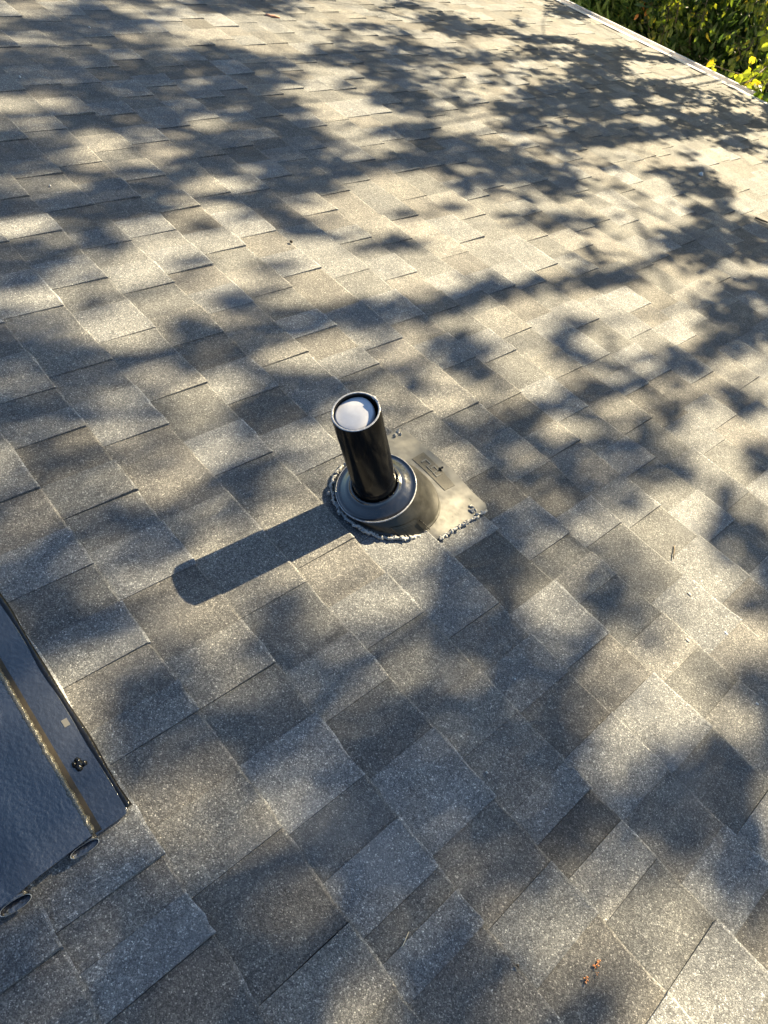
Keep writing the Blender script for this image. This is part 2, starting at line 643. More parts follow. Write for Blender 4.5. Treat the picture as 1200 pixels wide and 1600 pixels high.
mb.box((-.0032, PR - .0050, PH - .001), (.0032, PR + .0004, PH + .0016))
mb.lump((.006, PR - .0022, PH + .0006), (.006, .0018, .0012), 3)
mb.build("burr", M_RIM, pb, True)  # pale colour stands in for the sun highlight at this spot
mb = MB()
mb.lathe([(PR - .0006, PH + .0001), (PR - .0012, PH + .0006), (PR - .0034, PH + .0006), (PR - .0040, PH + .0001)], 96)
mb.build("sawn_rim_highlight", M_RIM, pb, True)  # cut rim coloured pale to imitate its sky highlights
# white plug bulging just under the rim, slumped away from one side
v, f = [], []
seg, rings = 56, 14
d_off = CR[0] * 0
offx, offy = -.0014, -.0012
for i in range(rings + 1):
    q = i / rings
    for j in range(seg):
        t = 2 * math.pi * j / seg
        r0 = .0390 - .0062 * max(0, math.cos(t - math.radians(40))) ** 1.5
        r = r0 * q
        z = PH - .0072 + .0035 * (1 - q ** 2.2) - .008 * max(0, q - .95) / .05 + .0010 * q * q * math.sin(5 * q + 2 * t)
        v.append((r * math.cos(t) + offx * (1 - .4 * q), r * math.sin(t) + offy * (1 - .4 * q), z))
for i in range(rings):
    for j in range(seg):
        k = (j + 1) % seg
        f.append((i * seg + j, (i + 1) * seg + j, (i + 1) * seg + k, i * seg + k))
mb = MB()
mb.add(v, f)
tag(mb.build("plug", M_CAP, pipe, True), "white rounded plug inside the pipe mouth")

# ------------------------------------------------------------------ pipe flashing
fl = empty("pipe_flashing", to_world((0, .425, 0)), -PIT)
tag(fl, "dusty plastic roof flashing with shiny black collar round the pipe foot", "flashing")
FO = np.array([0, .425, 0])
# collar: level ring on the pipe axis
HC = .056
cc = np.array([0, PU, 0]) + PA * HC - FO
mb = MB()
mb.lathe([(r * 1.06, z) for r, z in ((.0700, -.012), (.0752, -.006), (.0768, -.001), (.0762, .0022), (.0745, .0032), (.0728, .0022), (.0712, .0016), (.066, .0036),
          (.058, .0095), (.052, .0125), (.0492, .0132), (.0478, .0160), (.0462, .0180), (.0440, .0182), (.0420, .0165), (.0410, .006))], 96)
vv = np.concatenate(mb.v)
vv = vv @ QR.T + cc
collar = mesh_obj("collar", vv, mb.f, M_RUB, fl, True)
mb = MB()
mb.lathe([(.0802, .0022), (.0812, .0006), (.0818, -.0004), (.0822, .0010), (.0815, .0028), (.0805, .0034)], 96, True)
mesh_obj("rim_highlight_bead", np.concatenate(mb.v) @ QR.T + cc, mb.f, M_RIM, collar, True)  # pale ring painted as the collar's silvery highlight
mb = MB()
for j in range(26):
    t = math.radians(-150 + j * 12.3) + rng.normal(0, .03)
    rr = .0462 + rng.normal(0, .0008)
    mb.lump((rr * math.cos(t), rr * math.sin(t), .0165 + rng.normal(0, .0012)), (.0022 * rng.uniform(.5, 1.3),) * 3, j, 7, 5)
vv = np.concatenate(mb.v) @ QR.T + cc
mesh_obj("collar_sealant", vv, mb.f, M_TAR_SHADE, fl, True)
# skirt between collar and flange
NS, NTT = 96, 12
th = np.arange(NS) * 2 * math.pi / NS
ringw = np.stack([.0795 * np.cos(th), .0795 * np.sin(th), np.full(NS, -.003)], 1)
topc = ringw @ QR.T + cc


def skirt_pt(t, j, off=0.0):
    a = topc[j].copy()
    d = np.array([math.cos(th[j]), math.sin(th[j]), 0])
    bse = np.array([d[0] * (.1095 + off), d[1] * (.1120 + off) - .004, .0125])
    p = a * (1 - t) + bse * t
    bul = math.sin(math.pi * t)
    p = p + d * bul * .001 + np.array([0, 0, bul * .003]) + d * off
    return p


v, f = [], []
for i in range(NTT + 1):
    t = i / NTT
    for j in range(NS): v.append(skirt_pt(t, j))
for (r1, r2, z) in ((.1115, .1140, .0122), (.1130, .1155, .0105), (.1135, .1160, .002), (.1135, .1160, -.01)):
    for j in range(NS): v.append((r1 * math.cos(th[j]), r2 * math.sin(th[j]) - .004, z))
for i in range(NTT + 4):
    for j in range(NS):
        k = (j + 1) % NS
        f.append((i * NS + j, (i + 1) * NS + j, (i + 1) * NS + k, i * NS + k))
mesh_obj("skirt", v, f, M_SKIRT, fl, True)
# moulded panel on the skirt
v, f = [], []
js = list(range(NS - 8, NS - 1)) + [NS - 1, 0, 1]
ts = [.45, .6, .75, .9, .985]
for t in ts:
    for j in js: v.append(skirt_pt(t, j, .0013))
for i in range(len(ts) - 1):
    for j in range(len(js) - 1):
        q = i * len(js) + j
        f.append((q, q + len(js), q + len(js) + 1, q + 1))
n0 = len(v)
per = [0 * len(js) + j for j in range(len(js))] + [i * len(js) + len(js) - 1 for i in range(1, len(ts))] + \
      [(len(ts) - 1) * len(js) + j for j in range(len(js) - 2, -1, -1)] + [i * len(js) for i in range(len(ts) - 2, 0, -1)]
for q in per: v.append(np.asarray(v[q]) - np.array([0, 0, .003]))
for i in range(len(per)):
    j = (i + 1) % len(per)
    f.append((per[i], per[j], n0 + j, n0 + i))
mesh_obj("moulded_panel", v, f, M_SKIRT, fl, False)
mb = MB()
mb.tube([skirt_pt(t, 1, .0022) + np.array([.003, .003, .0004]) for t in (.52, .68, .84, 1.0)], .0013, 6)
mb.build("seam", M_TAR_SHADE, fl)
# flange
NX, NY = 22, 14


def fl_n(x, y):
    return .0088 - .45 * max(0, .009 - y) + (y + .425 - .43) * .036 + .0075 * math.exp(-((x + .005) / .07) ** 2) * max(0, (y - .03) / .135) ** 1.2


v, f = [], []
for j in range(NY + 1):
    for i in range(NX + 1):
        a = i / NX * 2 - 1
        y = -.035 + .203 * j / NY
        hw = .140 + .0006 * math.sin(9 * y)
        if j >= NY - 1:
            cut = .010 * max(0, (abs(a) - .9) / .1) ** 2
        else: cut = 0
        yy = y - cut + (.0012 * math.sin(a * 7) if j == NY else 0)
        x = .001 + a * hw
        v.append((x, yy, fl_n(x, yy)))
nb = len(v)
for q in range(nb): v.append((v[q][0], v[q][1], v[q][2] - .0028))
S = NX + 1
for j in range(NY):
    for i in range(NX):
        q = j * S + i
        f.append((q, q + 1, q + S + 1, q + S))
        f.append((nb + q, nb + q + S, nb + q + S + 1, nb + q + 1))
for i in range(NX):
    f.append((i, nb + i, nb + i + 1, i + 1))
    q = NY * S + i
    f.append((q, q + 1, nb + q + 1, nb + q))
for j in range(NY):
    q = j * S
    f.append((q, q + S, nb + q + S, nb + q))
    q = j * S + NX
    f.append((q, nb + q, nb + q + S, q + S))
flange = mesh_obj("flange", v, f, M_PLAS, fl, True)
md = flange.modifiers.new("edge", 'EDGE_SPLIT'); md.split_angle = math.radians(40)
# raised name plate with worn strokes
pc = [on_roof(x, y, .016) - FO for (x, y) in ((643.5, 717), (661, 708), (710.5, 759), (695, 766))]


def plate_pt(a, b, h):
    p = (pc[0] * (1 - a) + pc[3] * a) * (1 - b) + (pc[1] * (1 - a) + pc[2] * a) * b
    return (p[0], p[1], fl_n(p[0], p[1]) + h)


def patch(mb, a0, a1, b0, b1, h, na=8, nb_=3, low=-.001):
    v, f = [], []
    for i in range(na + 1):
        for j in range(nb_ + 1):
            v.append(plate_pt(a0 + (a1 - a0) * i / na, b0 + (b1 - b0) * j / nb_, h))
    m = nb_ + 1
    for i in range(na):
        for j in range(nb_):
            q = i * m + j
            f.append((q, q + m, q + m + 1, q + 1))
    per = [i * m for i in range(na + 1)] + [na * m + j for j in range(1, m)] + [i * m + nb_ for i in range(na - 1, -1, -1)] + [j for j in range(nb_ - 1, 0, -1)]
    n0 = len(v)
    for q in per: v.append((v[q][0], v[q][1], v[q][2] - h + low))
    for i in range(len(per)):
        j = (i + 1) % len(per)
        f.append((per[i], n0 + i, n0 + j, per[j]))
    mb.add(v, f)


mb = MB()
patch(mb, 0, 1, 0, 1, .0010)
plate = mb.build("name_plate", M_LAB, fl)
mb = MB()
strokes = [(.17, .20, .30, .72), (.20, .36, .64, .72), (.33, .36, .30, .72), (.36, .50, .30, .38), (.40, .43, .44, .80), (.43, .55, .72, .80),
           (.53, .56, .28, .66), (.56, .66, .28, .36), (.63, .66, .36, .74)]
for (a0, a1, b0, b1) in strokes:
    patch(mb, a0, a1, b0, b1, .0022, 2, 1, .0008)
mb.build("lettering", M_PLAS, plate)

# sealant: bead round the shingle cut, bead on the flange edge, dabs on the nails


def bead(path, r, seed, name, zr=1.0):
    g = np.random.default_rng(seed)
    path = np.asarray(path, float)
    n = len(path)
    rad = r * (1 + .55 * (g.random(n) - .4))
    p2 = path + g.normal(0, r * .30, path.shape) * np.array([1, 1, .3])
    mb = MB()
    mb.tube(p2, rad * .62, 8)
    for i in range(0, n):
        if g.random() < .75:
            mb.lump(path[i] + g.normal(0, r * .55, 3) * np.array([1, 1, .3]), tuple(r * g.uniform(.35, 1.2, 3)), int(seed * 100 + i), 7, 5, .3)
    return mb.build(name, M_SEAL, fl, True)


ang = np.radians(np.linspace(168, 352, 86))
bead([(.1165 * math.cos(a), .1190 * math.sin(a) - .004, .0095 + .002 * math.sin(a * 9)) for a in ang], .0047, 5, "sealant_or_shade_bead")
bead([(.1425, y, fl_n(.142, y) - .001) for y in np.linspace(.012, .155, 46)], .0042, 6, "sealant_or_shade_bead")
for q, (x, y, s) in enumerate(((622, 680, 1.0), (686, 739, .75), (738, 797, 1.0))):
    p = on_roof(x, y, .012) - FO
    mb = MB()
    for r in range(7):
        mb.lump((p[0] + rng.normal(0, .006 * s), p[1] + rng.normal(0, .006 * s), fl_n(p[0], p[1]) + .001), tuple(rng.uniform(.002, .0055, 3) * s), 40 + q * 10 + r, 7, 5, .4)
    mb.build("sealant_dab", M_SEAL if q != 1 else M_TAR_SHADE, fl, True)

# ------------------------------------------------------------------ roof vent at the left
vt = empty("roof_vent", to_world((.27, -.297, .0055)), -PIT)
tag(vt, "low black painted sheet metal roof vent lying on the shingles", "roof vent")
VO = np.array([.27, -.297, 0])
VL = -.62                                     # length along the course
# base flange sheet with a rounded corner
out = [(.012, -.30), (.0005, -.052), (-.001, -.010), (-.0022, -.0040), (-.0050, -.0008), (-.009, 0), (VL, .002), (VL, -.30)]


def sheet(mb, outline, z0, z1, slope=0.0):
    n = len(outline)
    v = [(x, y, z1 + slope * -y) for x, y in outline] + [(x, y, z0 + slope * -y) for x, y in outline]
    f = [tuple(range(n))[::-1], tuple(range(n, 2 * n))]
    for i in range(n):
        j = (i + 1) % n
        f.append((i, j, n + j, n + i))
    mb.add(v, f)


mb = MB()
sheet(mb, out, .0075, .0105)
vf = mb.build("flange", M_VENT, vt)
bv = vf.modifiers.new("bevel", 'BEVEL'); bv.width = .0012; bv.segments = 2
# edge bend on the downslope lip
mb = MB()
mb.add(*[np.array([(VL, .002, .0100), (-.009, 0, .0100), (-.009, .0035, -.001), (VL, .0055, -.001), (VL, .0005, .0080), (-.009, -.0015, .0080), (-.009, .002, -.003), (VL, .004, -.003)]),
         [(0, 1, 2, 3), (4, 7, 6, 5), (1, 5, 6, 2), (0, 3, 7, 4), (2, 6, 7, 3), (0, 4, 5, 1)]])
mb.build("turned_lip", M_VENT, vt)
# hood: folded sheet, profile across the slope (y, z), extruded along the course
hood = [(-.0520, .0155), (-.0500, .0200), (-.0530, .0252), (-.085, .0285), (-.118, .0310), (-.121, .0318), (-.152, .0300), (-.178, .0340), (-.215, .0500), (-.30, .090), (-.40, .125), (-.47, .130), (-.50, .105), (-.515, .012)]
hin = [(y * 1.0 + (.0012 if i > 11 else -.0010), z - .0022) for i, (y, z) in enumerate(hood)][::-1]
NXH = 26
v, f = [], []
pf = hood + hin
m = len(pf)
for i in range(NXH + 1):
    q = i / NXH
    x0 = VL * q
    for (y, z) in pf:
        s = min(1, max(0, (-y - .045) / .14))
        x = x0 + (1 - q) * (.001 + .0175 * s)
        dz = (vnoise(x * 9 + 3, y * 11 + 8, 2) - .5) * .0035 * min(1, -y / .05 - .8)
        v.append((x, y, z + dz))
for i in range(NXH):
    for j in range(m):
        k = (j + 1) % m
        f.append((i * m + j, i * m + k, (i + 1) * m + k, (i + 1) * m + j))
f.append(tuple(range(m))[::-1])
f.append(tuple(NXH * m + j for j in range(m)))
hd = mesh_obj("hood", v, f, M_VENT, vt, True)
es = hd.modifiers.new("edge", 'EDGE_SPLIT'); es.split_angle = math.radians(35)
# flat dark brown strip painted in for the shaded groove between hood and flange
mb = MB()
mb.box((VL + .004, -.0560, .0106), (-.003, -.0380, .0122))
mb.build("seam", M_GROOVE, vt)
mb = MB()
gg = np.random.default_rng(4)
xs_ = np.linspace(VL + .01, -.002, 190)
mb.tube([(x, -.0505 + gg.normal(0, .0005), .0212 + gg.normal(0, .0005)) for x in xs_], [.0050 * gg.uniform(.85, 1.15) for x in xs_], 10)
mb.build("rolled_edge", M_SUNLIT_EDGE, hd, True)  # paler paint imitates sunlight along the rolled edge


def loop(y0, z0, y1, z1, h, x0, x1, name):
    """open hem: a flattened tube lying along the course, its mouth at the vent's end"""
    c = np.array([(y0 + y1) / 2, (z0 + z1) / 2]); d = np.array([y1 - y0, z1 - z0]); L = np.linalg.norm(d) / 2; d /= 2 * L
    nrm = np.array([-d[1], d[0]])
    sg = 26
    prof_o, prof_i = [], []
    for j in range(sg):
        t = 2 * math.pi * j / sg
        e = np.sign(math.cos(t)) * abs(math.cos(t)) ** .75 * L
        w = np.sign(math.sin(t)) * abs(math.sin(t)) ** .9
        prof_o.append(c + d * e + nrm * w * h)
        prof_i.append(c + d * e * .955 + nrm * w * (h - .0009))
    ext = [.0045 * (1 - math.sin(2 * math.pi * j / sg)) * (1 if nrm[1] > 0 else 0) + .0045 * (1 + math.sin(2 * math.pi * j / sg)) * (0 if nrm[1] > 0 else 1) for j in range(sg)]
    v = [(x + (ext[i] if x == x0 else 0), *p) for x in (x0, x1) for pr in (prof_o, prof_i) for i, p in enumerate(pr)]
    f = []
    for j in range(sg):
        k = (j + 1) % sg
        f += [(j, k, 2 * sg + k, 2 * sg + j), (sg + j, 3 * sg + j, 3 * sg + k, sg + k)]
    o = mesh_obj(name, v, f, M_VENT, vt, True)
    # bright cut edge of the sheet
    v2 = [(x0 + ext[i] + .0004, *p) for pr in (prof_o, prof_i) for i, p in enumerate(pr)]
    f2 = [(j, sg + j, sg + (j + 1) % sg, (j + 1) % sg) for j in range(sg)]
    mesh_obj("cut_edge", v2, f2, M_CUT, o)
    return o


loop(-.0470, .0150, -.0840, .0175, .0046, .0040, -.20, "hem")
loop(-.1370, .0195, -.1730, .0260, .0062, .0170, -.20, "hem")
# side return of the hood further up the slope
mb = MB()
v = [(.016, -.180, .0080), (.016, -.180, .0335), (.016, -.215, .0470), (.016, -.30, .0870), (.016, -.40, .1220), (.016, -.47, .1270), (.016, -.50, .1020), (.016, -.514, .0080)]
v += [(x - .002, y, z) for x, y, z in v]
f = [tuple(range(8)), tuple(range(8, 16))[::-1]] + [(i, 8 + i, 8 + (i + 1) % 8, (i + 1) % 8) for i in range(8)]
mb.add(v, f)
mb.build("side_panel", M_VENT, vt)
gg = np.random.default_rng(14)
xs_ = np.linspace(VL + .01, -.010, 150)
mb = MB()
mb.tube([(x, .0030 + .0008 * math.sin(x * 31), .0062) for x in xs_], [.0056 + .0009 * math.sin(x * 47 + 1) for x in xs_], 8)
mb.build("sealant_or_shade_bead", M_TAR_SHADE, vt, True)  # black strip standing in for the contact shade beyond the lip
p = on_roof(125, 1196, .011) - VO
mb = MB()
for r, (dx, dy, s) in enumerate(((0, 0, 1), (.004, -.003, .8), (-.006, .0, .7), (.002, .005, .7), (-.003, -.006, .6))):
    mb.lump((p[0] + dx, p[1] + dy, .0115), (.0062 * s, .0055 * s, .0042 * s), 70 + r, 9, 6, .3)
mb.build("tar_dab", M_TAR_SHADE, vt, True)
p = on_roof(103, 1132, .011) - VO
mb = MB()
mb.box((p[0] - .006, p[1] - .004, .0106), (p[0] + .006, p[1] + .004, .0112))
mb.build("sticker", M_STICK, vt)

# ------------------------------------------------------------------ shade trees beyond the eave
# share of sunlight read off the roof, by photograph cell (rows of 25 px to 400, then of 50 px; columns of 50 px)
LIT = """
562355112588468984455555
331146866434644869885555
531146578636274567788555
344423138423244436457685
111111001552235344346686
132100103745145521021366
632310011473133331133134
311322411566366222332222
231140310055156553012336
126531121144511334355655
227352232122113143554567
552211541127664254775459
221114221578776537656528
002246831677648836477636
764548885267788853565434
223589999655479885566322
234875763488787665435544
444547635685335356678523
347864222353564675578632
232432436763433556446565
134446531134365464346766
345458632455565435546877
442335334454633443322784
444554334644762222324647
333442445565883234565656
134432445545433245668633
144454533456631243247744
234333333578632345226763
333333335524445534546845
333333343324544324445832
333333254234422323356533
333333233333322223466653
333455445322222114542242
222354345422221124332235
222222344223332113333436
222222222222243224344423
222222222222234455445423
222222222222224456455445
222222112345324554467877
222222112566534442368999
"""
# patches of light and shade: x, y, half width, half height, light, painted in order
PATCH = np.array([[float(q) for q in w.split(",")] for w in """
42,19,38,8,6 197,17,25,6,7 302,40,38,10,8 361,29,29,8,8 378,57,34,10,9 269,74,25,6,7 206,59,29,8,5 185,86,29,7,6 130,71,25,6,5 80,128,25,5,6 
34,164,34,10,7 50,197,34,8,5 143,225,34,13,9 134,250,25,6,8 235,218,29,9,7 252,239,34,8,8 176,168,29,8,4 193,189,29,8,4 315,195,29,9,8 315,126,25,6,6 
302,181,21,4,5 391,176,13,5,7 17,286,21,17,8 80,290,34,15,7 273,319,38,9,6 344,290,50,10,7 378,265,25,8,6 42,357,46,17,8 235,357,25,8,5 
294,378,84,25,9 370,357,29,17,9 139,46,25,13,0 25,252,55,21,1 189,332,38,19,1 25,336,34,10,0 302,353,21,9,1 126,374,46,13,2 378,336,17,13,2 
273,260,25,8,1 168,126,84,25,1 425,50,38,25,8 446,76,34,10,9 509,21,38,15,8 618,25,38,13,7 576,55,21,5,8 490,65,25,8,7 484,109,29,8,6 539,120,21,6,6 
572,134,25,6,7 455,143,25,10,7 497,149,29,8,9 509,178,29,12,9 585,174,29,8,7 593,189,25,8,8 558,218,34,13,9 597,242,29,9,8 623,225,21,6,6 
501,271,17,6,5 564,290,34,13,8 635,294,63,25,9 576,319,50,17,8 497,349,25,17,6 450,391,50,17,9 702,361,63,25,9 761,319,34,13,8 749,340,38,13,8 
652,357,42,15,7 669,94,21,6,8 639,111,17,5,7 677,63,34,10,8 656,42,17,4,9 757,23,55,15,9 761,69,38,13,9 723,113,19,8,8 732,130,21,6,8 761,143,34,7,7 
669,145,17,4,7 728,191,38,15,8 694,206,38,7,8 770,218,25,8,7 778,99,21,5,6 791,113,13,4,7 686,168,17,4,6 425,210,63,38,1 635,8,25,5,1 686,29,38,8,1 
728,46,55,8,0 639,84,50,10,2 627,147,46,17,1 652,181,29,13,2 635,206,55,10,1 694,227,38,12,1 635,252,38,13,1 450,294,50,21,1 526,277,25,10,1 
639,302,17,5,4 635,336,19,9,3 702,326,21,8,2 732,286,34,17,2 610,382,38,13,1 446,357,17,15,1 413,332,17,8,3 770,252,34,13,2 855,34,55,17,9 
926,59,55,17,9 1002,71,38,10,9 850,97,50,13,8 884,109,34,8,8 1035,113,50,13,9 981,122,34,10,9 1094,130,46,10,8 842,126,38,7,5 825,155,34,6,5 
930,244,29,8,9 1069,227,38,10,9 1027,252,46,15,9 850,277,29,10,7 968,290,55,19,9 1136,256,42,17,9 1170,286,38,34,9 1178,218,25,7,9 867,323,32,17,9 
888,340,19,6,9 825,370,34,25,9 939,319,29,17,8 1010,311,38,17,8 1077,315,29,10,7 989,349,25,17,7 1165,344,42,21,9 1035,361,25,13,8 901,378,25,13,7 
968,378,34,17,7 884,19,34,10,1 806,36,8,8,1 850,63,50,5,0 939,78,46,6,0 1027,93,46,4,1 934,94,17,10,2 964,113,8,6,1 922,109,38,13,1 842,84,42,9,2 
947,143,84,17,0 1031,143,46,8,1 905,168,84,21,0 926,210,105,17,0 1060,197,50,13,1 1115,185,50,13,1 1157,197,38,8,1 1149,229,29,10,1 1073,242,15,8,1 
1090,271,17,8,1 1035,269,38,9,2 1090,294,38,12,1 955,300,19,5,2 989,310,10,5,2 1006,330,21,4,4 1102,332,38,10,1 1136,357,42,13,1 876,294,46,17,2 
855,349,63,12,1 817,269,25,17,2 1073,378,38,17,1 1178,382,38,17,1 913,365,21,13,2 972,162,19,5,9 1027,160,17,5,9 1086,173,23,6,9 1165,174,27,6,9 
1002,189,25,7,8 1044,189,21,4,6 871,188,25,5,7 819,218,25,10,8 859,210,21,7,6 981,231,21,8,9 260,429,38,13,6 181,501,55,19,8 269,492,59,21,8 
160,408,42,8,7 328,450,29,17,7 260,652,29,46,8 286,690,21,25,9 55,690,46,13,6 294,627,50,21,7 210,660,34,17,6 105,761,38,17,5 126,765,55,25,6 
42,459,42,13,5 227,770,38,17,6 25,434,34,9,1 38,484,21,6,2 105,406,17,10,2 189,467,29,10,1 286,417,38,9,3 349,476,25,13,3 294,522,46,17,2 
25,602,46,25,0 139,560,46,13,2 260,572,29,15,1 197,618,25,13,2 84,656,34,13,2 105,732,59,17,1 185,694,21,17,2 370,673,34,25,1 395,606,21,17,1 
319,728,50,21,4 328,778,55,17,2 539,446,84,34,9 635,438,84,25,8 463,446,34,21,7 505,551,63,23,8 450,568,42,17,8 644,518,34,19,8 711,425,34,13,7 
770,505,34,25,8 463,694,63,29,5 513,673,25,25,6 669,648,42,17,6 757,618,34,17,4 505,690,25,17,7 576,490,118,16,2 702,469,50,15,1 770,455,38,10,1 
417,518,34,21,2 501,505,38,15,2 438,614,46,23,0 539,602,55,13,2 702,547,38,23,1 618,597,38,17,3 736,694,67,17,2 450,736,25,13,1 425,669,25,17,2 
761,757,38,34,2 749,602,29,21,4 876,484,76,21,9 825,539,29,25,8 842,602,50,21,8 1035,459,46,25,9 1052,522,50,21,9 968,471,21,13,8 997,526,38,21,8 
934,589,25,17,7 1002,568,29,13,5 1157,429,29,13,8 1119,602,46,19,9 1165,581,34,17,9 1010,631,34,19,8 1048,610,25,10,8 859,673,38,21,8 922,673,29,19,8 
1111,694,63,34,9 1178,660,25,21,9 1052,686,25,17,8 1119,736,46,19,9 1035,782,34,17,7 1157,774,29,21,8 1069,564,21,8,8 825,425,25,13,8 825,452,42,9,1 
939,440,55,10,1 876,516,21,19,1 876,560,29,17,3 964,568,42,17,4 913,610,21,21,1 1035,560,25,10,1 993,606,50,13,1 1086,581,38,13,1 1119,551,38,17,1 
1102,480,25,17,2 1136,501,42,25,2 1111,522,17,13,1 1165,463,25,17,1 1186,450,17,8,1 876,639,42,13,1 825,652,25,21,2 1039,652,21,17,2 1094,631,17,10,3 
1157,635,25,17,1 997,673,25,17,3 1170,690,17,15,2 1186,732,21,21,1 1035,732,50,25,1 947,694,55,13,2 1123,778,13,13,2 863,736,55,34,2 960,736,38,25,3 
548,958,57,25,9 491,1002,63,38,6 353,1102,57,32,5 271,964,44,25,5 265,1260,69,38,5 416,1304,57,38,4 491,863,44,25,7 353,825,63,25,6 126,882,38,25,5 
536,1046,57,38,1 403,932,63,32,2 208,832,94,25,2 38,876,38,32,1 50,958,38,57,1 126,1065,57,50,2 252,1146,76,50,2 441,1159,69,44,2 567,1272,63,63,1 
625,863,38,25,8 625,958,32,32,6 852,869,38,25,6 827,945,44,32,6 972,1020,38,19,7 1041,869,57,57,8 978,825,38,19,7 1110,945,38,50,9 1098,1046,57,38,9 
1041,1128,69,50,7 1129,1146,32,25,8 1186,1008,25,32,9 978,1191,50,32,6 1180,1291,38,50,8 739,1020,50,32,5 625,1065,25,25,6 1010,901,38,38,8 
953,945,57,38,0 1154,850,44,32,1 713,958,63,57,1 758,1102,69,44,2 953,1102,32,25,3 1136,1090,44,19,2 1167,1065,38,38,2 1180,958,32,25,2 
808,1191,69,76,1 1072,1241,82,57,2 1142,1235,44,50,1 644,1228,76,76,2 1041,1014,19,16,4 1154,1367,38,38,2 
""".split()])
G = np.array([[int(c) for c in r] for r in LIT.split()], float)
ROWY = np.array([12.5 + 25 * i for i in range(16)] + [425 + 50 * i for i in range(24)])


def sunfrac(v, u):
    p = np.stack([v, u, np.zeros_like(v)], -1)
    x, y, z = photo_of(p)
    gx = np.clip((x - 25) / 50, 0, 22.999)
    gy = np.clip(np.interp(y, ROWY, np.arange(40)), 0, 38.999)
    i, j = gx.astype(int), gy.astype(int)
    a, b = gx - i, gy - j
    val = (G[j, i] * (1 - a) + G[j, i + 1] * a) * (1 - b) + (G[j + 1, i] * (1 - a) + G[j + 1, i + 1] * a) * b
    val = val - 1.0 * np.clip((y - 1250) / 150, 0, 1) * np.clip((620 - x) / 150, 0, 1)
    val = val - .8 * np.clip((y - 900) / 150, 0, 1) * np.clip((900 - x) / 200, 0, 1)
    for (cx, cy, rx, ry, lv) in PATCH:
        d = np.hypot((x - cx) / rx, (y - cy) / ry)
        w = np.clip(1.55 - d, 0, 1)
        val = val + (lv - val) * w
    val = val + (vnoise(v * 9 + 7, u * 7 + 3, 7) - .5) * 1.0 + (vnoise(v * 19 + 7, u * 15 + 3, 8) - .5) * 1.4
    far_ = np.clip((u - 1.3) / 1.2, 0, 1)
    val = val + far_ * ((vnoise(v * 7.5, u * 9, 21) - .5) * 3.4 + (vnoise(v * 15, u * 17, 22) - .5) * 2.6) - .35 * np.clip((700 - x) / 300, 0, 1) - .6 * np.clip((y - 850) / 200, 0, 1) * np.clip((1000 - x) / 200, 0, 1)
    # clear sky between the crowns where the pipe throws its shadow and on the vent's seam
    near = np.exp(-((v + .005) / .13) ** 2) * ((u > -.16) & (u < .5))
    near = np.maximum(near, .9 * np.exp(-((v - .10) / .16) ** 2 - ((u + .34) / .07) ** 2))
    near = np.maximum(near, np.exp(-((v - .06) / .11) ** 2 - ((u - .52) / .075) ** 2))
    val = val * (1 - near) + np.maximum(val, 5.6) * near
    s = np.clip((val - 2.0) / 4.6, 0.02, 1.0)
    far = .5 * vnoise(v * 2.4, u * 2.4, 1) + .5 * vnoise(v * 5.1, u * 5.1, 2)
    s2 = np.clip((far - .34) / .3, .04, 1)
    inside = (z > .2) & (x > -220) & (x < 1420) & (y > -40) & (y < 1850)
    return np.where(inside, s, s2)


def leaf_template(narrow=.36, fold=.10, droop=.12):
    w = narrow
    return np.array([(0, 0, 0), (.26, w * .92, fold), (.26, 0, 0), (.26, -w * .92, fold), (.62, w * .80, fold * .8 - droop * .4), (.62, 0, -droop * .4),
                     (.62, -w * .80, fold * .8 - droop * .4), (1, 0, -droop)])


LF = [(0, 2, 1), (0, 3, 2), (1, 2, 5, 4), (2, 3, 6, 5), (4, 5, 7), (5, 6, 7)]


def leaf_mesh(P, D, Nn, length, tint, tmpl):
    """P base points, D directions, Nn approximate normals"""
    D = D / np.linalg.norm(D, axis=1, keepdims=True)
    B = np.cross(Nn, D)
    B /= np.linalg.norm(B, axis=1, keepdims=True) + 1e-9
    Nn = np.cross(D, B)
    n = len(P)
    Lh = np.broadcast_to(np.asarray(length, float), (n,))[:, None, None]
    V = P[:, None, :] + Lh * (tmpl[None, :, 0:1] * D[:, None, :] + tmpl[None, :, 1:2] * B[:, None, :] + tmpl[None, :, 2:3] * Nn[:, None, :])
    base = np.arange(n) * len(tmpl)
    F = []
    for q in LF:
        F.append((base[:, None] + np.array(q)[None, :]).tolist())
    faces = [f for grp in F for f in grp]
    T = np.repeat(tint, len(tmpl), axis=0)
    return V.reshape(-1, 3), faces, T


def rand_unit(n):
    q = rng.normal(size=(n, 3))
    return q / np.linalg.norm(q, axis=1, keepdims=True)


def green(n, a=(.040, .075, .014), b=(.10, .13, .020), c=None, pc_=0.0):
    t = rng.random((n, 1))
    q = np.array(a) * (1 - t) + np.array(b) * t
    if c is not None:
        y = rng.random(n) < pc_
        q[y] = np.array(c) * rng.uniform(.8, 1.2, (y.sum(), 1))
    return q


TREES = [(-8.3, 9.2), (-5.3, 8.7), (-2.35, 8.4), (0.35, 8.5), (3.2, 9.0)]
